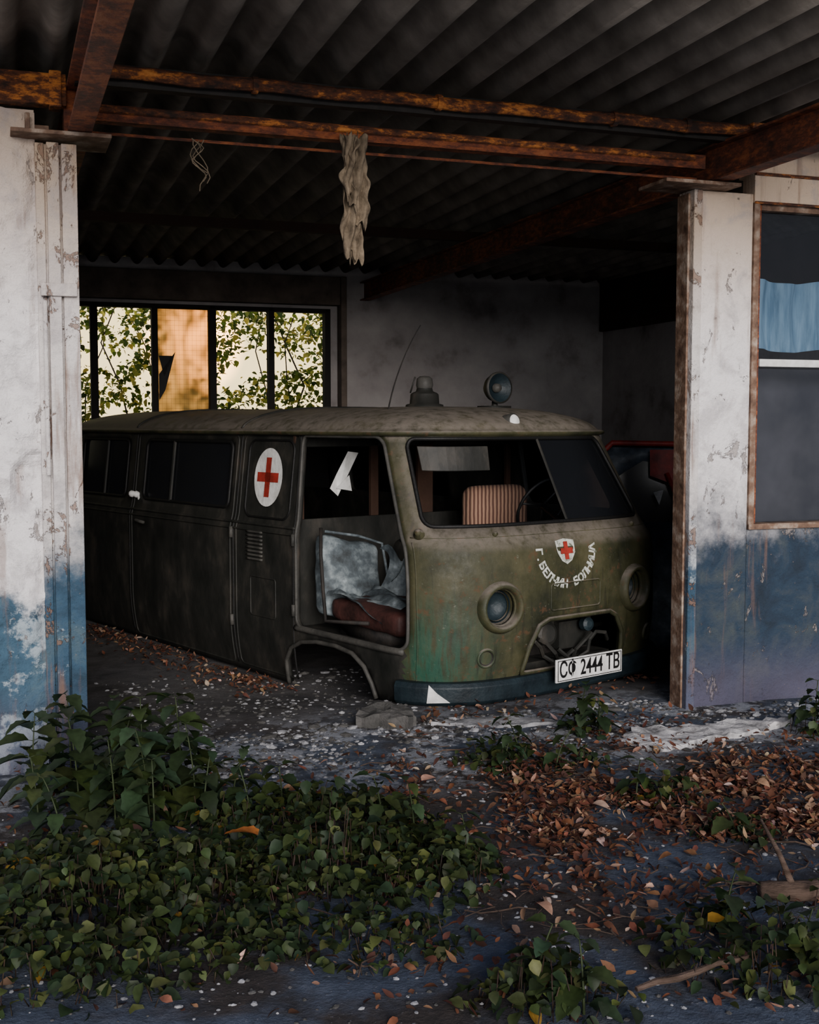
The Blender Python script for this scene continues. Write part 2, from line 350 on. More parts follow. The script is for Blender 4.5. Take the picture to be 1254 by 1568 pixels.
mb=MB() # back wall with window opening
wl0,wl1,wz0,wz1=-4.3,-.27,1.25,2.67
mb.box(B,LW-.2,wl0,BW,BW+.2,-.3,3.1); mb.box(B,wl1,RW+.2,BW,BW+.2,-.3,3.1)
mb.box(B,wl0,wl1,BW,BW+.2,-.3,wz0); mb.box(B,wl0,wl1,BW,BW+.2,wz1,3.1)
mb.build('wall_back',M_int)
mb=MB(); mb.box(B,LW,-.15,BW-.12,BW,2.70,2.98); mb.box(B,-.19,-.13,BW-.16,BW,-.2,2.98); mb.build('trim_4',M_dkint,bevel=.01)
mb=MB(); mb.box(B,RW,RW+.2,.14,BW,-.3,3.1); mb.build('wall_right',M_int)
mb=MB(); mb.box(B,RW-.06,RW,.14,BW-.02,2.52,3.05); mb.build('trim_5',M_brown,bevel=.01)
mb=MB(); mb.box(B,LW-.2,LW,.2,BW,-.3,3.1); mb.build('wall_left',M_int)
win1=empty('window_1',B(-2,BW,2))
mb=MB(); mc=MB(); ma=MB()
mull=[-4.27,-3.7,-3.13,-2.56,-1.996,-1.442,-.862,-.29]
for i,a in enumerate(mull):
    h=.028 if i not in(3,5) else .034
    mb.box(B,a-h,a+h,BW-.02,BW+.10,wz0,wz1)
mb.box(B,wl0,wl1,BW-.02,BW+.10,wz1-.04,wz1); mb.box(B,wl0,wl1,BW-.02,BW+.10,wz0,wz0+.04)
mb.build('frame',M_wframe,win1,bevel=.004)
ma.quad(B(-1.97,BW+.05,wz0),B(-1.47,BW+.05,wz0),B(-1.47,BW+.05,wz1),B(-1.97,BW+.05,wz1)); ma.build('amber_pane',M_amber,win1)
mb=MB()
for i in range(13): mb.tube([B(-1.97+i*.042,BW+.04,wz0),B(-1.97+i*.042,BW+.04,wz1)],.0008,3)
for i in range(30): mb.tube([B(-1.97,BW+.04,wz0+i*.047),B(-1.47,BW+.04,wz0+i*.047)],.0008,3)
mb.build('wire_mesh',M_wood,win1)
mc.add([B(-1.96,BW+.02,2.0),B(-1.8,BW+.02,2.22),B(-1.86,BW+.02,2.0),B(-1.9,BW+.02,1.85),B(-1.96,BW+.02,1.75)],[(0,1,2,3,4)])
mc.add([B(-1.96,BW+.02,2.18),B(-1.82,BW+.02,2.18),B(-1.91,BW+.02,1.98)],[(0,1,2)])
mc.build('broken_shard',M_black,win1)

# corrugated roof
mb=MB(); wl=.205
def cr(u,v):
    a=-6.6+12*u; b=-2.1+8.5*v
    k=math.cos(2*math.pi*a/wl); k=math.copysign(abs(k)**.8,k)
    return B(a,b,roofz(b)+.046+.044*k)
mb.grid(cr,900,6); mb.build('ceiling',M_roof,smooth=True,solid=.006,soff=1)

# steel structure
def ibeam(mb,fr,c,z0,z1,w,l0,l1,mi=0):
    t=.012
    def bx(x0,x1,zz0,zz1): mb.box(fr,c+x0,c+x1,l0,l1,zz0,zz1,mi)
    bx(-w,w,z0,z0+t); bx(-w,w,z1-t,z1); bx(-.006,.006,z0+t,z1-t)
mb=MB()
ibeam(mb,B,-3.08,2.755,2.96,.05,-2.0,BW)
mb.box(B,-3.14,-3.02,-.05,.05,2.755,2.96)
mb.build('roof_beam',M_rustd,bevel=.003)
mb=MB(); ibeam(mb,B,.10,2.765,2.95,.05,-2.0,BW); mb.build('roof_beam',M_rustd,bevel=.003)
mb=MB()
mb.tube([B(-3.02+i*.08,-.25,2.985+.004*math.sin(i*.85)) for i in range(41)],[.028+.003*noise.noise(Vector((i*.7,0,0))) for i in range(41)],10)
for a in (-2.35,-1.5,-.6,-.2): mb.tube([B(a-.012,-.25,2.985),B(a+.012,-.25,2.985)],.036,10)
mb.build('purlin',[M_rustlit])
mb=MB(); mb.box(B,-3.1,.2,-.21,-.15,2.94,3.03); mb.build('purlin',M_dark)
mb=MB()
mb.box(B,-3.02,.05,-.03,.03,2.835,2.845,1); mb.box(B,-3.02,.05,-.035,-.025,2.835,2.905,1); mb.tube([B(-3.02+i*.1,-.04,2.885) for i in range(31)],[.017+.004*noise.noise(Vector((i*.9,4,0))) for i in range(31)],8)
mb.tube([B(-3.02,.05,2.80),B(0.05,.05,2.80)],.007,6,1)
mb.build('purlin',[M_rustlit,M_rustd])
mb=MB(); mb.box(B,-6.5,-3.13,-.10,-.02,2.87,3.0); mb.box(B,-3.2,-3.15,-.115,-.02,2.86,3.01); mb.build('purlin',M_rustlit,bevel=.004)
mb=MB(); mb.box(B,.15,4.0,-.30,-.22,2.955,3.02); mb.build('purlin',M_rustlit,bevel=.004)
mb=MB(); mb.box(B,LW,RW,3.37,3.43,2.96,3.03); mb.build('purlin',M_brown)

# hanging rag
mb=MB()
def ragf(a0,w0,ln,ph,b0):
    def f(u,v):
        z=2.84-ln*v; wv=w0*(1+.45*noise.noise(Vector((v*7,ph,0))))
        a=a0+.022*noise.noise(Vector((v*4,ph,3)))+(u-.5)*2*wv
        b=b0+.022*math.sin(u*8+v*9+ph)+.020*noise.noise(Vector((u*4,v*9,ph)))
        return B(a,b,z+.02*noise.noise(Vector((u*5,v*3,ph)))*(1+3*(v>.97))+.012*math.sin(u*14+ph))
    return f
mb.grid(ragf(-1.86,.050,.55,1.3,-.10),18,70); mb.grid(ragf(-1.835,.034,.40,4.1,-.125),10,50); mb.grid(ragf(-1.89,.026,.30,7.7,-.13),10,40); mb.grid(ragf(-1.87,.038,.52,9.2,-.08),10,50)
mb.build('hanging_rag',M_rag,smooth=True,solid=.002)
mb=MB()
for k in range(5):
    x=-2.56+U(-.02,.02); pts=[B(x+.03*math.sin(i*.9+k*2)+.004*i,.03+.02*math.cos(i+k),2.80-.018*i*(1+.3*(k%3))) for i in range(9)]
    mb.tube(pts,.0022,5)
mb.build('dangling_string',M_rag)

# ------------------------------------------------------------------ VAN
van=empty('ambulance_van',V(1,2.3,0))
L=4.7; SC0=.28; AMP=.48; PE=4.0
plan=[(0.0,L-i*(L-SC0)/90) for i in range(90)]
nf=240
for i in range(nf+1):
    f=-math.pi/2+math.pi*i/nf
    t=math.copysign(abs(math.sin(f))**(2/PE),math.sin(f)); plan.append((1+t,SC0-AMP*math.cos(f)))
plan+=[(2.0,SC0+i*(L-SC0)/90) for i in range(1,91)]
cum=[0]
for i in range(1,len(plan)): cum.append(cum[-1]+math.hypot(plan[i][0]-plan[i-1][0],plan[i][1]-plan[i-1][1]))
mid=cum[90+nf//2]; cum=[c-mid for c in cum]; QL,QR=cum[0],cum[-1]
def plan_at(q):
    i=max(1,min(len(cum)-1,bisect.bisect(cum,q))); t=(q-cum[i-1])/max(1e-9,cum[i]-cum[i-1])
    return plan[i-1][0]+(plan[i][0]-plan[i-1][0])*t, plan[i-1][1]+(plan[i][1]-plan[i-1][1])*t
def qs(s,side=-1):
    for i in range(0,90+nf//2):
        if plan[i][1]>=s>=plan[i+1][1]:
            t=(plan[i][1]-s)/max(1e-9,plan[i][1]-plan[i+1][1]); q=cum[i]+(cum[i+1]-cum[i])*t
            return q if side<0 else -q
    return QL if side<0 else QR
def qf(w):
    for i in range(90,90+nf):
        if plan[i][0]<=w<=plan[i+1][0]:
            t=(w-plan[i][0])/max(1e-9,plan[i+1][0]-plan[i][0]); return cum[i]+(cum[i+1]-cum[i])*t
    return 0
def body(q,z):
    w,s=plan_at(q)
    f=max(0,min(1,1-(s-.3)/1.0)); 
    ins=.05*max(0,(.3-z)/.4)**2; st=.07*max(0,(.45-z)/.45)**2+.035*max(0,(z-.6)/.3)**2*(1 if z<.9 else 0)+(.035 if z>=.9 else 0)
    k=sm(.83,.95,z); ins+=.025*k; st+=.06*k
    h=max(0,(z-.93)/.56); ins+=(.065+.035*f)*h; st+=.30*h
    return V(1+(w-1)*(1-ins), s+st*f, z)
def surf(q,z,off=0):
    p=body(q,z)
    if off:
        e=.01; n=(body(q+e,z)-body(q-e,z)).cross(body(q,z+e)-body(q,z-e)).normalized(); p=p+n*off
    return p
def snorm(q,z):
    e=.01; return (body(q+e,z)-body(q-e,z)).cross(body(q,z+e)-body(q,z-e)).normalized()
def rr(q0,q1,z0,z1,r,n=6):
    if q0>q1:q0,q1=q1,q0
    o=[]
    for cx,cy,a0 in ((q1-r,z0+r,-90),(q1-r,z1-r,0),(q0+r,z1-r,90),(q0+r,z0+r,180)):
        for i in range(n+1):
            a=math.radians(a0+90*i/n); o.append((cx+r*math.cos(a),cy+r*math.sin(a)))
    return o
def resamp(poly,step,closed=True):
    o=[]; n=len(poly)
    for i in range(n if closed else n-1):
        a=poly[i]; b=poly[(i+1)%n]; d=math.hypot(b[0]-a[0],b[1]-a[1]); k=max(1,int(d/step+.5))
        for j in range(k): o.append((a[0]+(b[0]-a[0])*j/k,a[1]+(b[1]-a[1])*j/k))
    if not closed: o.append(poly[-1])
    return o
def inside(p,poly):
    c=False; j=len(poly)-1; x,y=p
    for i in range(len(poly)):
        if (poly[i][1]>y)!=(poly[j][1]>y) and x<(poly[j][0]-poly[i][0])*(y-poly[i][1])/(poly[j][1]-poly[i][1])+poly[i][0]: c=not c
        j=i
    return c
def panel(mb,outer,holes,step,fn,mi=0,mifn=None):
    vs=[];es=[]
    for lp in [outer]+holes:
        r=resamp(lp,step); o=len(vs); n=len(r); vs+=r; es+=[(o+i,o+(i+1)%n) for i in range(n)]
    cs=step*.6; occ=set()
    for p in vs:
        i,j=int(math.floor(p[0]/cs)),int(math.floor(p[1]/cs))
        for a in(-1,0,1):
            for b in(-1,0,1): occ.add((i+a,j+b))
    x0=min(p[0] for p in outer);x1=max(p[0] for p in outer);y0=min(p[1] for p in outer);y1=max(p[1] for p in outer)
    y=y0
    while y<y1:
        x=x0
        while x<x1:
            if (int(math.floor(x/cs)),int(math.floor(y/cs))) not in occ and inside((x,y),outer) and not any(inside((x,y),h) for h in holes): vs.append((x,y))
            x+=step
        y+=step
    r=delaunay_2d_cdt([Vector(p) for p in vs],es,[],0,1e-5)
    ov,of=r[0],r[2]; keep={}; 
    nv=[];fs=[[],[]];
    for f in of:
        c=((ov[f[0]].x+ov[f[1]].x+ov[f[2]].x)/3,(ov[f[0]].y+ov[f[1]].y+ov[f[2]].y)/3)
        if not inside(c,outer) or any(inside(c,h) for h in holes): continue
        a=(ov[f[1]]-ov[f[0]]); b=(ov[f[2]]-ov[f[0]])
        f=list(f)
        if a.x*b.y-a.y*b.x<0: f.reverse()
        ids=[]
        for i in f:
            if i not in keep: keep[i]=len(nv); nv.append(fn(ov[i].x,ov[i].y))
            ids.append(keep[i])
        fs[1 if (mifn and mifn(*c)) else 0].append(tuple(ids))
    o=len(mb.v); mb.v+=[tuple(v) for v in nv]
    for k in (0,1):
        for f in fs[k]: mb.f.append(tuple(i+o for i in f)); mb.m.append(mi+k)
def arch(side):
    pts=[(1.33,-.09),(1.315,.06),(1.24,.15),(1.12,.20),(.95,.225),(.75,.23),(.58,.21),(.46,.15),(.38,.06),(.33,-.02)]
    return [(qs(s,side),z) for s,z in pts]
outer=[(QL,-.09)]+arch(-1)+[(qs(.2,-1),-.02),(qf(.12),.0),(0,.0),(qf(1.88),.0),(qs(.2,1),-.02)]+arch(1)[::-1]+[(QR,-.09),(QR,1.49),(QL,1.49)]
door=rr(qs(1.18),qs(.12),.29,1.45,.06)
doorR=rr(qs(1.16,1),qs(.25,1),.97,1.43,.06)
def trap(h,z0,z1,dl,dr):
    q0=min(p[0] for p in h); q1=max(p[0] for p in h); o=[]
    for q,z in h:
        t=(z-z0)/(z1-z0); u=(q-q0)/(q1-q0); o.append((q+t*(dl*(1-u)-dr*u),z))
    return o
wsh=trap(rr(qf(.10),qf(1.76),.965,1.44,.06),.965,1.44,.0,.10)
swin=rr(qs(3.31),qs(2.05),.97,1.405,.05)
rwin=rr(qs(4.45),qs(3.62),.97,1.405,.05)
swinR=rr(qs(3.31,1),qs(2.05,1),.97,1.405,.05); rwinR=rr(qs(4.45,1),qs(3.62,1),.97,1.405,.05)
def circ(q,z,r,n=28): return [(q+r*math.cos(2*math.pi*i/n),z+r*math.sin(2*math.pi*i/n)) for i in range(n)]
HL=[(qf(.44),.525),(qf(1.52),.545)]
hlh=[circ(q,z,.098) for q,z in HL]
grille=[(qf(.60),.14),(qf(1.42),.14),(qf(1.40),.30),(qf(1.34),.40),(qf(1.28),.43),(qf(.78),.43),(qf(.71),.40),(qf(.64),.28)]
mb=MB()
qc=qs(.14)
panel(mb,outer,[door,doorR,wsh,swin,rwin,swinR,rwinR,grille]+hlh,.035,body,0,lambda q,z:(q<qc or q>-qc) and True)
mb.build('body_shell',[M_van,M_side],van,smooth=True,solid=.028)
mb=MB(); mb.grid(lambda u,v: (lambda z: V(1+(u*2-1)*(1-.085*max(0,(z-.93)/.56)),L,z))(-.09+1.58*v),6,12); mb.build('rear_doors',M_side,van,solid=.03)
# roof
mb=MB(); per=[QL+(QR-QL)*i/220 for i in range(221)]
ring=[body(q,1.485) for q in per]
def loc(p): dx,dy=p.x-VX,p.y-VY; return dx*CT+dy*ST, -dx*ST+dy*CT
ringl=[loc(p) for p in ring]; a,b=ringl[-1],ringl[0]
ringl+=[(a[0]+(b[0]-a[0])*i/20,a[1]) for i in range(1,20)]
def rz(rho): return 1.492+.142*max(0,1-rho**3.2)**.66
prof=[(1.030,1.455),(1.045,1.464),(1.048,1.476),(1.03,1.486),(1.008,1.490)]+[((1-(k/18)**1.8),rz(1-(k/18)**1.8)) for k in range(1,19)]
vs=[];n=len(ringl)
for rho,z in prof:
    for w,s in ringl:
        sw,ss=1.0,max(1.1,min(L-.8,s))
        vs.append(V(sw+(w-sw)*rho, ss+(s-ss)*rho if abs(s-ss)>.01 else s, z))
fs=[(i*n+k,i*n+(k+1)%n,(i+1)*n+(k+1)%n,(i+1)*n+k) for i in range(len(prof)-1) for k in range(n)]
mb.add(vs,fs); 
roof=mb.build('roof_skin',M_van,van,smooth=True)
mb=MB()
for sx in (1.95,3.5):
    pts=[]
    for i in range(61):
        x=-1+2*i/60; x=math.copysign(abs(x)**.6,x); rho=abs(x); pts.append(V(1+.915*x,sx,rz(rho)+.003))
    mb.tube(pts,.009,6)
mb.build('roof_seam',M_side,van,smooth=True)
# trims on body
def strip(mb,path,r,off=0.0,closed=True,mi=0,seg=6):
    mb.tube([surf(q,z,off) for q,z in resamp(path,.03,closed)],r,seg,mi,closed)
mb=MB()
for h in (wsh,swin,rwin,swinR,rwinR): strip(mb,h,.012,.0)
cw=rr(qs(1.83),qs(1.30),.93,1.42,.07); strip(mb,cw,.008,.002)
mb.build('window_rubber',M_black,van,smooth=True)
mb=MB()
strip(mb,door,.011,.003,mi=1); 
strip(mb,arch(-1),.014,.008,False,mi=1); 
strip(mb,[(qs(L-.05),.885),(qs(1.2),.885)],.010,.002,False); strip(mb,[(qs(L-.05),.845),(qs(1.2),.845)],.007,.002,False)
strip(mb,rr(qs(1.9),qs(1.22),-.05,1.45,.04),.006,.0)
strip(mb,rr(qs(3.45),qs(1.98),-.06,1.45,.04),.007,.0)
strip(mb,rr(qs(1.72),qs(1.42),.3,.55,.02),.005,.001)
strip(mb,[(qs(1.19),.28),(qs(.14),.28)],.02,.0,False,mi=1)
mb.build('body_mouldings',[M_side,M_vang],van,smooth=True)
# door seam gaps as dark recessed rubber
mb=MB()
for s in (1.94,3.49,1.215): strip(mb,[(qs(s),-.05),(qs(s),1.46)],.006,.0,False)
mb.build('door_seams',M_black,van,smooth=True)
mb=MB(); strip(mb,rr(qf(.80),qf(1.2),.475,.625,.02),.006,.001); strip(mb,grille,.015,.004)
strip(mb,[(qf(.05),.905),(qf(1.95),.905)],.005,.0,False)
strip(mb,[(qf(.06),.03),(qf(.055),.3),(qf(.05),.6),(qf(.05),.88)],.004,.001,False)
mb.build('hood_mouldings',M_van,van,smooth=True)
mb=MB()
for zz in [.66+.025*i for i in range(8)]:
    strip(mb,[(qs(1.76),zz),(qs(1.57),zz)],.008,.004,False)
for q,z in ((qs(1.95),.78),(qs(1.95),.2),(qs(1.2),.78),(qs(1.2),.35)): mb.tube([surf(q,z,.01),surf(q,z+.07,.01)],.014,8)
mb.tube([surf(qs(3.35),.80,.01),surf(qs(3.3),.81,.04),surf(qs(3.18),.80,.035)],.012,8)
mb.build('vents_and_hinges',M_vang,van,smooth=True)
mb=MB(); c=surf(qs(3.42),.99,.03)
for k in range(4): mb.lathe(c+W(.03*k-.03,-.0,-.008*k+.01*(k%2)),(1,.3*k-.4,.3-.3*k),[(0,0),(.022,.008),(.028,.025),(.014,.05),(0,.055)],8)
mb.build('knotted_cloth',M_white,van,smooth=True)
cq,cz=qs(1.565),1.185
mb=MB()
pts=[(cq+.165*math.cos(2*math.pi*i/40),cz+.185*math.sin(2*math.pi*i/40)) for i in range(40)]
mb.add([surf(cq,cz,.012)]+[surf(q,z,.012) for q,z in pts],[(0,1+i,1+(i+1)%40) for i in range(40)])
mb.build('cross_disc',M_white,van)
def crossmesh(mb,q,z,Ls,t,off):
    for q0,q1,z0,z1 in ((q-t,q+t,z-Ls,z+Ls),(q-Ls,q+Ls,z-t,z+t)):
        mb.add([surf(q0,z0,off),surf(q1,z0,off),surf(q1,z1,off),surf(q0,z1,off)],[(0,1,2,3)])
mb=MB(); crossmesh(mb,cq,cz,.125,.03,.015); mb.build('red_cross',M_red,van)
# hood emblem
eq=qf(.93); ez=.815
mb=MB(); sh=[(-.075,.045),(0,.055),(.075,.045),(.07,-.02),(.04,-.065),(0,-.085),(-.04,-.065),(-.07,-.02)]
mb.add([surf(eq+x,ez+y,.006) for x,y in sh],[tuple(range(7,-1,-1))]); mb.build('emblem_shield',M_whited,van)
mb=MB(); crossmesh(mb,eq,ez-.01,.048,.016,.010); mb.build('emblem_cross',M_red,van)
def textmesh(body_,size,off=0):
    cu=bpy.data.curves.new('t','FONT'); cu.body=body_; cu.size=size; cu.align_x='CENTER'; cu.align_y='CENTER'; cu.offset=off; cu.resolution_u=3
    ob=bpy.data.objects.new('t',cu); COL.objects.link(ob); bpy.context.view_layer.update()
    me=ob.to_mesh(); vs=[(v.co.x,v.co.y) for v in me.vertices]; fs=[tuple(p.vertices) for p in me.polygons]
    ob.to_mesh_clear(); bpy.data.objects.remove(ob); bpy.data.curves.remove(cu); return vs,fs
mb=MB(); txt="Г.БЕЛЧИН БОЛНИЦА"
for i,ch in enumerate(txt):
    if ch==' ': continue
    a=math.radians(-180+180*i/(len(txt)-1)); vs,fs=textmesh(ch,.066,.0028); rot=a+math.pi/2
    ca,sa=math.cos(rot),math.sin(rot); rx,ry=.215,.195
    mb.add([surf(eq+rx*math.cos(a)+x*ca-y*sa, ez-.002+ry*math.sin(a)+x*sa+y*ca,.005) for x,y in vs],fs)
mb.build('emblem_lettering',M_whited,van)
# headlights
mb=MB()
for q,z in HL:
    c=surf(q,z,0); n=snorm(q,z)
    mb.lathe(c,n,[(.148,-.02),(.142,.012),(.128,.036),(.112,.036),(.104,.016),(.099,-.02),(.092,-.05)],32,0)
    mb.lathe(c,n,[(.092,-.05),(.085,-.075),(.05,-.10),(.0,-.11)],32,1)
    mb.lathe(c,n,[(.08,-.06),(.084,-.052),(.08,-.045)],32,0)
c=surf(qf(.36),.25,0); n=snorm(qf(.36),.25)
mb.lathe(c,n,[(.058,-.01),(.055,.008),(.046,.012),(.042,.0)],24,0); mb.lathe(c,n,[(.042,.004),(.03,-.006),(0,-.01)],24,2)
c=surf(qf(1.7),.25,0); n=snorm(qf(1.7),.25); mb.lathe(c,n,[(.058,-.01),(.055,.008),(.046,.012),(.042,.0),(.0,.0)],24,0)
mb.build('headlights',[M_van,M_bump,M_dark],van,smooth=True)
# bumper
mb=MB(); sec=[(-.02,.015),(.045,.0),(.062,.02),(.066,.10),(.05,.125),(-.02,.125)]
qq=[qf(.02)+(qf(1.99)-qf(.02))*i/60 for i in range(61)]
def bp(q,o,z): 
    p=body(q,.1); e=.01; n=(body(q+e,.1)-body(q-e,.1)); n=Vector((n.y,-n.x,0)).normalized(); r=p+n*o; return W(r.x,r.y,z)
vs=[bp(q,o,z+.02*sm(0,2,i/30)) for i,q in enumerate(qq) for o,z in sec]; m_=len(sec)
mb.add(vs,[(i*m_+k,(i+1)*m_+k,(i+1)*m_+(k+1)%m_,i*m_+(k+1)%m_) for i in range(60) for k in range(m_)])
mb.build('bumper',M_bump,van,smooth=False,bevel=.004)
# plate
mb=MB()
PL=lambda x,y,z:V(1.0+x,-.315+y,.155+z)
mb.box(PL,-.27,.27,0,.012,-.065,.065); mb.build('licence_plate',M_white,van,bevel=.003)
mb=MB(); vs,fs=textmesh("СФ 2444 ТВ",.118,.002)
mx=max(v[0] for v in vs); k=.245/mx
mb.add([PL(x*k,-.003,y*1.05) for x,y in vs],fs)
for x0,x1,z0,z1 in ((-.26,.26,-.058,-.054),(-.26,.26,.054,.058),(-.26,-.256,-.058,.058),(.256,.26,-.058,.058)): mb.box(PL,x0,x1,-.003,-.001,z0,z1)
mb.build('plate_text',M_ink,van)
mb=MB(); q0=qf(.10)
mb.add([bp(q0,.07,.02),bp(q0+.11,.072,.025),bp(q0+.05,.072,.075),bp(q0+.01,.07,.12)],[(0,1,2,3)]); mb.build('torn_sticker',M_white,van,solid=.002)
# engine bay behind grille
mb=MB()
mb.box(V,.55,1.45,.10,.14,.0,.5,0)
mb.box(V,.62,.80,-.02,.1,.14,.30,0); mb.box(V,1.05,1.3,-.02,.1,.20,.36,1); mb.box(V,.55,1.45,-.05,.1,.10,.16,1)
mb.lathe(V(.92,-.02,.31),(.5,-.8,.1),[(.07,0),(.07,.04),(.05,.05),(.0,.05)],20,1)
mb.lathe(V(1.22,-.06,.34),(.5,-.8,.1),[(.04,0),(.04,.04),(.02,.05),(.0,.05)],16,2)
for k in range(4):
    a=.68+k*.16; mb.tube([V(a+.05*i,-.08+.02*math.sin(i*2+k),.22+.07*math.sin(i*.9+k*1.6)) for i in range(6)],.012,6,1)
mb.build('engine_bay',[M_dark,M_side,M_bump],van,smooth=False)
# glass
def glasspanel(h,off,mat,name,clip=None):
    mb=MB(); poly=h
    if clip: poly=[(max(clip,p[0]),p[1]) for p in h]
    panel(mb,poly,[],.06,lambda q,z:surf(q,z,off)); mb.build(name,mat,van,smooth=True)
glasspanel(wsh,-.012,M_glass,'windscreen_glass',qf(1.04))
glasspanel(swin,-.012,M_glassB,'side_glass'); glasspanel(rwin,-.012,M_glassB,'rear_side_glass'); glasspanel(doorR,-.012,M_glassB,'door_glass')
glasspanel(swinR,-.012,M_glassB,'far_side_glass'); glasspanel(rwinR,-.012,M_glassB,'far_rear_glass')
mb=MB(); strip(mb,[(qs(2.88),.97),(qs(2.88),1.40)],.012,.0,False); strip(mb,[(qs(4.0),.97),(qs(4.0),1.40)],.012,.0,False)
strip(mb,[(qf(1.04),.965),(qf(1.04),1.435)],.008,.0,False)
mb.build('window_dividers',M_side,van)
# interior
mb=MB()
mb.box(V,.05,1.95,.25,L-.05,.235,.262,0)
mb.box(V,.06,1.94,1.30,1.33,.26,.93,0)
for w0,w1 in ((.08,.14),(.66,.72),(1.05,1.18),(1.86,1.90)): mb.box(V,w0,w1,1.30,1.33,.93,1.47,1)
mb.box(V,.10,1.90,1.30,1.33,1.38,1.47,0)
mb.build('cab_floor_partition',[M_side,M_brown],van,bevel=.004)
mb=MB(); rbox(mb,V,.68,1.32,.02,1.15,.26,.80,.08,0); mb.build('engine_cover',M_side,van,smooth=True)
mb=MB()
def dsh(u,v):
    w=.14+1.72*u; t=(w-1); s=SC0-AMP*math.sqrt(max(0,1-abs(t)**PE))+.13
    return V(w,s+v*.25,.945-.03*v-.12*max(0,v-.7))
mb.grid(dsh,30,6); mb.build('dashboard',M_side,van,smooth=True,solid=.02)
mb=MB()
c=V(1.47,.55,1.0); ax=(V(1.47,1.2,1.35)-V(1.47,.55,1.0)).normalized()
x=ax.orthogonal().normalized(); y=ax.cross(x)
mb.tube([c+(x*math.cos(a)+y*math.sin(a))*.2 for a in [2*math.pi*i/32 for i in range(32)]],.011,8,0,True)
for a in (0,2.1,4.2): mb.tube([c,c+(x*math.cos(a)+y*math.sin(a))*.2],.009,6)
mb.tube([c,c-ax*.5],.018,8); mb.build('steering_wheel',M_black,van,smooth=True)
# passenger seat, slumped
mb=MB()
def SC(x,y,z): return V(x,y,z+.02*noise.noise(Vector((x*7,y*7,z*3)))-.06*max(0,(.9-y)*.5))
rbox(mb,SC,.10,.62,.30,.98,.34,.48,.05,1)
def SB(x,y,z): 
    k=.03*noise.noise(Vector((x*9,z*9,y*2)))
    return V(.08+x+.16*z, 1.05+y+.26*z-.25*x+k, .42+z-.22*x+k)
rbox(mb,SB,0,.38,-.05,.07,-.05,.43,.05,0)
def cover(u,v):
    return V(.08+.40*u, .98-.55*v+.03*math.sin(u*9), .495+.025*math.sin(u*8+v*6)-.18*max(0,v-.6)*(1.2+math.sin(u*11))+.012*math.sin(u*30))
mb.grid(cover,24,18,0)
def flap(u,v):
    return V(.44+.10*u+.04*math.sin(v*6),.92-.20*u-.05*math.sin(v*5+u*4),.76-.38*v+.04*math.sin(u*9+v*7)-.06*u)
mb.grid(flap,12,20,0)
mb.tube([SB(-.02,-.06,.47),SB(-.03,-.08,.3),SB(-.03,-.09,.1),SB(-.02,-.1,-.08),V(.08,.55,.38)],.012,6,2)
mb.tube([SB(.0,-.07,.45),SB(.2,-.09,.46),SB(.37,-.07,.44),SB(.40,-.08,.2),SB(.42,-.1,-.05),V(.45,.7,.42)],.009,6,0)
mb.box(V,.14,.56,.42,.92,.26,.34,2)
mb.build('passenger_seat',[M_blue,M_maroon,M_dark],van,smooth=True)
mb=MB(); rbox(mb,V,1.16,1.68,.86,1.03,.62,1.12,.08,0); rbox(mb,V,1.18,1.7,.45,.95,.42,.6,.05,0); mb.build('driver_seat',M_stripe,van,smooth=True)
mb=MB()
def vis(u,v): 
    q=qf(.14)+(qf(.64)-qf(.14))*u; return surf(q,1.30+.12*v,-.05-.04*(1-v))
mb.grid(vis,8,3); mb.build('sun_visor',M_side,van,solid=.01,bevel=.004)
mb=MB(); mb.add([V(.30,1.25,1.12),V(.36,1.25,1.07),V(.52,1.25,1.34),V(.44,1.25,1.35),V(.36,1.27,1.2)],[(0,1,2,3,4)]); mb.add([V(.34,1.24,1.12),V(.44,1.24,1.20),V(.46,1.24,1.1)],[(0,1,2)])
mb.build('white_paper',M_white,van,solid=.002)
# roof gear
mb=MB(); c=V(.86,1.0,1.62)
mb.lathe(c,(0,0,1),[(.125,0),(.12,.025),(.095,.032),(.09,.09),(.080,.10),(.055,.11),(.05,.13)],28,0)
mb.lathe(c,(0,0,1),[(.05,.13),(.055,.15),(.05,.19),(.03,.205),(0,.208)],20,1); mb.tube([c+W(-.09,0,.1),c+W(-.06,-.02,.20)],.006,6)
mb.build('beacon',[M_side,M_vang],van,smooth=True)
mb=MB(); c=V(1.30,.8,1.755); n=V(0,-1,0)-V(0,0,0); n=(n+W(0.1,-.3,.05)).normalized()
mb.lathe(c,n,[(.0,-.09),(.05,-.08),(.085,-.03),(.095,.01),(.103,.018),(.103,.03),(.092,.034)],28,0); mb.lathe(c,n,[(.092,.03),(.05,-.01),(0,-.03)],28,1); mb.lathe(c,n,[(.03,-.01),(.025,.02),(0,.025)],14,2)
mb.tube([V(1.3,.82,1.60),V(1.3,.82,1.67)],.02,10); mb.box(V,1.22,1.38,.75,.9,1.60,1.64)
mb.build('search_light',[M_side,M_bump,M_vang],van,smooth=True)
mb=MB(); c=V(.93,.27,1.535); n=V(0,-1,.2)-V(0,0,0)
mb.lathe(c,n,[(.05,-.05),(.05,.02),(.040,.03)],20,0); mb.lathe(c,n,[(.040,.028),(.028,.04),(0,.045)],20,1)
mb.build('marker_lamp',[M_vang,M_white],van,smooth=True)
mb=MB(); mb.tube([V(.45,.85,1.58)+W(.018*i**1.25*.55,0,.062*i-.0012*i*i) for i in range(12)],[.006-.0003*i for i in range(12)],6); mb.build('antenna',M_dark,van)
mb=MB(); mb.lathe(surf(qf(.08),.92,0),snorm(qf(.08),.92),[(.03,0),(.03,.02),(.018,.03),(.018,.05),(0,.055)],14,0)
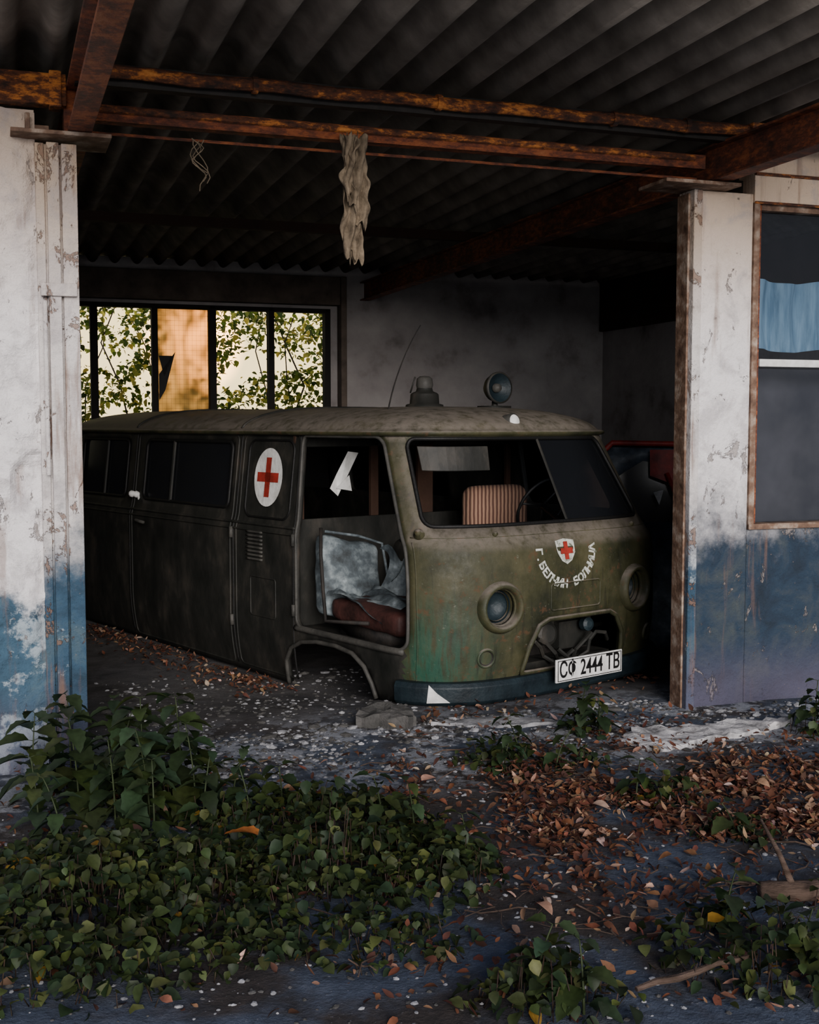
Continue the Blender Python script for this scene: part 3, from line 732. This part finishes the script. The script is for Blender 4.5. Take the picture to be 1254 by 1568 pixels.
mb.lathe(surf(qf(.45),.915,0),snorm(qf(.45),.95),[(.014,0),(.014,.02),(0,.025)],12,0); mb.lathe(surf(qf(1.6),.915,0),snorm(qf(1.6),.95),[(.014,0),(.014,.02),(0,.025)],12,0)
mb.build('wiper_mounts',M_van,van,smooth=True)

# wrecked tailgate standing behind the van
dr=empty('spare_car_door',W(1.75,8.7,0))
def D(x,y,z): 
    return W(1.38+x*1.05+.02*z, 8.60-.10*x+.18*z+y, gz(1.6,8.6)+z)
mb=MB(); o=[(0.0,.0),(.78,.0),(.80,.65),(.74,.85),(.62,1.40),(.56,1.47),(.08,1.48),(.0,1.42)]
hole=[(.10,.92),(.64,.92),(.53,1.34),(.30,1.37),(.12,1.25)]
M_doorp=MAT('door_paint',[(.3,(.016,.020,.028)),(.55,(.055,.070,.090)),(.75,(.15,.17,.19))],9,.5)
M_dred=MAT('dark_red',[(.3,(.09,.010,.008)),(.7,(.30,.03,.025))],9,.5)
panel(mb,o,[hole],.06,lambda x,z:D(x,-.04*math.sin(min(1,z/.85)*math.pi),z)); mb.build('door_skin',M_doorp,dr,smooth=True,solid=.04)
mb=MB(); mb.tube([D(x,-.05,z) for x,z in resamp([(.0,1.30),(.02,1.44),(.08,1.50),(.57,1.49),(.64,1.40),(.70,1.12)],.05,False)],.022,6); 
mb.grid(lambda u,v:D(.34+.26*u,-.045-.01*math.sin(u*6),1.26+.19*v-.1*u*(1-v)),10,6,0)
mb.tube([D(.45,-.06,1.28),D(.52,-.07,1.1),D(.5,-.06,.98)],.018,6)
mb.build('red_edge',M_dred,dr,smooth=True)
mb=MB(); mb.quad(D(.08,.01,.90),D(.66,.01,.90),D(.54,.01,1.37),D(.08,.01,1.38)); mb.build('door_glass',M_glassB,dr)
mb=MB(); mb.add([D(.36,-.06,1.14),D(.40,-.06,1.05),D(.43,-.06,1.16)],[(0,1,2)]); mb.add([D(.56,-.06,1.08),D(.60,-.06,1.0),D(.61,-.06,1.12)],[(0,1,2)]); mb.lathe(D(.62,-.05,.70),(0,-1,0),[(.07,0),(.07,.02),(.0,.03)],18)
mb.build('white_chips',M_conc,dr)

# ------------------------------------------------------------------ foliage helpers
def leaf(mb,p,yaw,pitch,roll,ln,wd,col,curl=.2,ser=0,n=5):
    M=Matrix.Rotation(yaw,3,'Z')@Matrix.Rotation(pitch,3,'X')@Matrix.Rotation(roll,3,'Y')
    vs=[];fs=[]
    for i in range(n+1):
        t=i/n; h=wd*.5*(math.sin(math.pi*min(1,t**.75*1.0))**.8 if 0<t<1 else 0.0)
        if t<1 and ser: h*=1+ser*(1 if i%2 else -1)
        y=t*ln; z=-curl*ln*t*t
        for sx in (-1,0,1): vs.append(M@Vector((sx*h,y,z+abs(sx)*h*.35))+p)
    for i in range(n):
        for k in (0,1): fs.append((i*3+k,i*3+k+1,(i+1)*3+k+1,(i+1)*3+k))
    mb.add(vs,fs,0,col)
def vcol(c,v=.3):
    k=1+U(-v,v); return (c[0]*k*(1+U(-.15,.15)),c[1]*k,c[2]*k*(1+U(-.2,.2)))
G1=(.038,.056,.017);G2=(.022,.038,.016);G3=(.076,.092,.028)
blobs=[(-.95,3.62,.60,.62,.17,3100),(-.15,3.92,.46,.34,.17,1400),(-.35,4.40,.5,.35,.14,650),(-.15,3.40,.36,.2,.08,330),
(.97,3.3,.28,.3,.16,330),(.36,3.02,.24,.14,.14,190),(.98,4.75,.2,.15,.12,110),(.55,5.25,.38,.16,.12,190),(.86,5.8,.12,.1,.24,80),(2.05,5.75,.18,.14,.22,110),(1.22,4.3,.18,.12,.1,80),(-.75,4.55,.6,.3,.12,350),(1.35,3.7,.2,.2,.1,70)]
mb=MB()
for (x,y,rx,ry,h,ct) in blobs:
    for _ in range(ct):
        a=U(0,2*math.pi); r=math.sqrt(R())*U(.75,1.15); px=x+rx*r*math.cos(a); py=y+ry*r*math.sin(a)
        cl=noise.noise(Vector((px*4,py*4,1)))
        if cl<-.25 and R()<.85: continue
        hh=max(.01,h*(1-r*r*.7)*(.5+.9*max(0,cl+.4))*U(.35,1.15))
        c=vcol(random.choice([G1,G1,G2,G2,G3]),.45); 
        if R()<.008: c=vcol((.24,.13,.02))
        sz=U(.020,.054)*(1.1 if h>.1 else .9)
        leaf(mb,Vector((px,py,gz(px,py)+hh)),U(0,6.28),U(-1.05,.35),U(-.6,.6),sz,sz*.8,c,.22,0,4)
        if R()<.25: 
            b=Vector((px+U(-.03,.03),py+U(-.03,.03),gz(px,py))); mb.tube([b,Vector((px,py,gz(px,py)+hh))],.0018,3,0,False,vcol((.06,.04,.03)))
mb.build('ivy_ground_cover',M_leaf,smooth=True)
def nettle(x,y,h,lean,sz=.1):
    mb=MB(); b=Vector((x,y,gz(x,y)-.01)); la=U(0,6.28); pts=[]
    n=10
    for i in range(n+1):
        t=i/n; pts.append(b+Vector((math.cos(la)*lean*t*t,math.sin(la)*lean*t*t,h*t)))
    mb.tube(pts,[.005-.003*i/n for i in range(n+1)],5,0,False,(.05,.07,.03))
    k=int(h/.036); yaw=U(0,6.28)
    for i in range(1,k+1):
        t=i/k; p=pts[min(n,int(t*n))]; yaw+=math.pi/2+U(-.2,.2); s=sz*(1.2-.55*t**1.5)*U(.85,1.15)*(.75 if t<.2 else 1)
        for d in (0,math.pi):
            dr_=yaw+d; q=p+Vector((-math.sin(dr_),math.cos(dr_),.3))*.018
            mb.tube([p,q],.0015,3,0,False,(.05,.07,.03))
            leaf(mb,q,dr_,U(-.55,.15)+.25*t,U(-.25,.25),s,s*.66,vcol(random.choice([G1,G2,(.034,.060,.028)]),.3),.4,.10,8)
    mb.build('nettle_plant',M_leaf,smooth=True)
for x,y,h in ((-1.52,4.72,.36),(-1.40,4.85,.40),(-1.30,4.60,.42),(-1.18,4.75,.36),(-1.05,4.62,.45),(-.93,4.78,.42),(-.84,4.6,.36),(-1.12,4.45,.34),(-.70,4.62,.26),(-1.38,4.35,.30),(-.95,4.35,.28),(-.60,4.42,.24),(-1.25,4.2,.26),(-.5,4.6,.2),(-1.22,4.9,.38),(-.78,4.42,.3),(-1.0,4.5,.38),
   (.02,4.15,.26),(.2,4.0,.2),(-.1,4.35,.24),(.50,5.35,.2),(.65,5.2,.2),(.83,5.75,.26),(.92,5.7,.22),(.42,5.2,.16),(2.0,5.8,.26),(2.1,5.6,.2),(.95,3.5,.2),(1.1,3.25,.2),(1.15,3.1,.22),(.33,3.05,.22),(.45,2.98,.2),(.92,4.75,.16),(1.2,4.3,.15)):
    nettle(x,y,h,U(.02,.08),.135 if h>.3 else .09)
DC=[(.12,.042,.022),(.17,.07,.036),(.06,.025,.016),(.26,.15,.09),(.085,.030,.02)]
mb=MB()
def dead(px,py,big=1):
    a,b=binv(px,py)
    if -.12<b<.25 and (a<-3.05 or a>-.03): return
    c=vcol(random.choice(DC),.4)
    if R()<.05: c=vcol((.5,.34,.25),.2)
    s=U(.016,.05)*big; leaf(mb,Vector((px,py,gz(px,py)+U(.003,.035))),U(0,6.28),U(-.6,.6),U(-.7,.7),s,s*U(.3,.65),c,U(-.6,.8),0,4)
cnt=0
while cnt<7200:
    px=U(-.1,2.6); py=U(3.0,6.25); a,b=binv(px,py)
    if b>-.04 and a>0: continue
    cx=px-.36*(py-4.8)
    d=math.exp(-((cx-1.2)/.9)**2)*math.exp(-((py-4.7)/.75)**2)*1.4+.07
    if py>5.3: d*=.55
    d*=max(.06,.42+1.5*noise.noise(Vector((px*2.6,py*2.6,5)))+.6*noise.noise(Vector((px*8,py*8,5))))
    if R()<d: dead(px,py); cnt+=1
for _ in range(1000):
    px=U(-2.2,.6); py=U(2.9,5.4); dead(px,py)
for _ in range(800):
    s=U(1.2,4.2); w=-abs(random.gauss(.05,.18)); p=V(w,s,0); dead(p.x,p.y)
for _ in range(200):
    w=U(-.2,1.9); s=-abs(random.gauss(0.1,.22)); p=V(w,s-.1,0); dead(p.x,p.y)
mb.build('fallen_leaves',M_dead,smooth=True)
mb=MB()
leaf(mb,Vector((-.5,3.85,.17)),1.2,.2,.2,.12,.09,(.5,.16,.03),.3,.1,8)
for x,y in ((.72,4.6),(.4,3.62),(1.45,4.9),(1.1,4.45),(.25,4.72),(.05,4.9)): leaf(mb,Vector((x,y,.035)),U(0,6),.3,U(-.3,.3),.08,.045,vcol((.45,.27,.18),.15),.4,0,8)
mb.build('autumn_leaf',M_dead,smooth=True)
# rubble
ico=bmesh.new(); bmesh.ops.create_icosphere(ico,subdivisions=1,radius=1); iv=[v.co.copy() for v in ico.verts]; ifc=[tuple(v.index for v in f.verts) for f in ico.faces]; ico.free()
def stone(mb,p,s,flat=.5,mi=0):
    Mx=Matrix.Rotation(U(0,6.28),3,'Z')@Matrix.Rotation(U(-.3,.3),3,'X'); sx,sy=U(.7,1.3),U(.6,1.1)
    vs=[Mx@Vector((v.x*s*sx*U(.75,1.2),v.y*s*sy*U(.75,1.2),v.z*s*flat*U(.7,1.2)))+p for v in iv]; mb.add(vs,ifc,mi)
mb=MB()
for _ in range(3400):
    a=U(-2.9,1.2); b=-abs(random.gauss(.3,.3))+.25; p=B(a,b,0)
    if a>-.06 and b>-.05: continue
    if noise.noise(Vector((p.x*3,p.y*3,8)))<-.05 and R()<.8: continue
    stone(mb,W(p.x,p.y,gz(p.x,p.y)),U(.004,.018)*(1 if R()<.94 else 2.2),.5,0 if R()<.5 else 1)
for _ in range(900):
    a=U(-2.9,-.9); b=U(.2,2.2); p=B(a,b,0)
    stone(mb,W(p.x,p.y,gz(p.x,p.y)),U(.004,.018)*(1 if R()<.95 else 2.2),.5,0 if R()<.35 else 1)
for _ in range(2200):
    x,y=U(-1.6,2.2),U(2.9,6); stone(mb,W(x,y,gz(x,y)),U(.003,.012),.6,0 if R()<.45 else 1)
mb.build('rubble',[M_conc,M_stone])
def slab(name,pts,h,mat):
    mb=MB()
    fine=resamp(pts,.03); fine=[(x+U(-.014,.014),y+U(-.014,.014)) for x,y in fine]
    hh=lambda x,y:gz(x,y)+h*(.8+.6*noise.noise(Vector((x*14,y*14,0))))
    panel(mb,fine,[],.035,lambda x,y:W(x,y,hh(x,y)))
    k=len(fine); o=[W(x,y,gz(x,y)-.02) for x,y in fine]+[W(x,y,hh(x,y)) for x,y in fine]
    mb.add(o,[(i,(i+1)%k,k+(i+1)%k,k+i) for i in range(k)]); return mb.build(name,mat)
slab('concrete_slab',[(1.0,5.62),(1.12,5.45),(1.3,5.50),(1.5,5.66),(1.75,5.80),(1.95,5.98),(1.7,5.98),(1.42,5.88),(1.15,5.80)],.035,M_pale)
slab('concrete_block',[(-.27,5.88),(.0,5.84),(.03,5.98),(-.02,6.10),(-.25,6.10)],.075,M_stone)
slab('concrete_slab',[(.12,5.95),(.5,5.86),(.75,5.95),(.7,6.05),(.35,6.08)],.018,M_conc)
# log + twigs
mb=MB(); mb.tube([W(1.12+.12*i,3.72+.006*i,gz(1.12+.12*i,3.72)+.035) for i in range(8)],[.028,.034,.036,.034,.037,.035,.033,.03],9); mb.tube([W(1.22,3.72,.06),W(1.2,3.78,.13),W(1.16,3.86,.22)],[.012,.009,.005],6)
mb.build('log',M_wood,smooth=True)
mb=MB()
for _ in range(170):
    x,y=U(-.3,2.0),U(3.1,5.7); a=U(0,6.28); l=U(.06,.3); z=gz(x,y)+.02
    mb.tube([W(x+math.cos(a+.15*math.sin(k*2))*l*k/4,y+math.sin(a)*l*k/4,z+.008*math.sin(k*1.7)) for k in range(5)],U(.001,.0035),4)
mb.tube([W(.60+.06*i,3.06+.025*i+.01*math.sin(i*2),.03+.005*i) for i in range(7)],[.007,.009,.010,.009,.008,.008,.005],6)
mb.build('twigs',M_wood)
# trees outside the rear window
mb=MB()
for _ in range(30000):
    a=U(-6.2,.6); b=U(7.6,10.2); z=U(.9,3.6)
    p=B(a,b,z)
    if noise.noise(Vector((a*2.3,b*.3,z*2.3)))+.9*noise.noise(Vector((a*5.5,b*.4,z*5.5)))<.0: continue
    c=vcol(random.choice([(.30,.33,.05),(.14,.20,.03),(.60,.52,.09),(.07,.11,.025)]),.35); s=U(.04,.10)
    leaf(mb,p,U(0,6.28),U(-1.2,.6),U(-.8,.8),s,s*.72,c,.2,0,4)
for k in range(24):
    a=U(-6,1); b=U(8.0,10.5); p=B(a,b,0); pts=[p]; r0=U(.006,.022)
    for i in range(9): pts.append(pts[-1]+Vector((U(-.25,.25),U(-.1,.1),.5)))
    mb.tube(pts,[r0*(1-.08*i) for i in range(10)],5,1,False,(.03,.02,.015))
mb.build('tree_foliage',[M_tree,M_bark],smooth=True)

# ------------------------------------------------------------------ world + front sky lamp
w=bpy.data.worlds.new('sky'); sc.world=w; w.use_nodes=True; N=w.node_tree.nodes; Lk=w.node_tree.links
bg=N['Background']; tc=N.new('ShaderNodeTexCoord'); v=tc.outputs['Generated']
sx=N.new('ShaderNodeSeparateXYZ'); Lk.new(v,sx.inputs[0])
r=ramp(N,[(.0,(.72,.73,.78)),(.22,(.54,.61,.80)),(.5,(.13,.20,.38)),(1,(.07,.12,.29))]); Lk.new(sx.outputs[2],r.inputs[0])
back=mrange(N,Lk,sx.outputs[1],.1,.7)
base=mixc(N,Lk,back,r.outputs[0],(.75,.68,.44))
dt=N.new('ShaderNodeVectorMath'); dt.operation='DOT_PRODUCT'; dt.inputs[1].default_value=Vector((-.18,1,.065)).normalized(); Lk.new(v,dt.inputs[0])
gl=mrange(N,Lk,dt.outputs['Value'],.955,1.0)
gc=mixc(N,Lk,gl,(0,0,0),(1.9,1.35,.55))
ad=mixc(N,Lk,1.0,base,gc,'ADD')
g2=mixc(N,Lk,mrange(N,Lk,dt.outputs['Value'],.9990,.99985),(0,0,0),(9,4.2,1.2))
ad=mixc(N,Lk,1.0,ad,g2,'ADD'); Lk.new(ad,bg.inputs[0]); bg.inputs[1].default_value=1.0
sd=bpy.data.lights.new('front_sky_lamp','SUN'); sd.energy=5.3; sd.angle=math.radians(32); sd.color=(1,.93,.88)  # wide, soft sun lamp added to stand in for bright open sky in front
so=bpy.data.objects.new('front_sky_lamp',sd); COL.objects.link(so)
d=Vector((.20,-.95,.26)).normalized(); so.rotation_euler=d.to_track_quat('Z','Y').to_euler(); so.location=(4,-6,5)

cd=bpy.data.cameras.new('camera'); cam=bpy.data.objects.new('camera',cd); COL.objects.link(cam)
cd.sensor_fit='HORIZONTAL'; cd.sensor_width=24; cd.lens=35; cam.location=(0,0,1.52); cam.rotation_euler=(math.radians(90-4.19),0,0)
cd.clip_end=100; sc.camera=cam
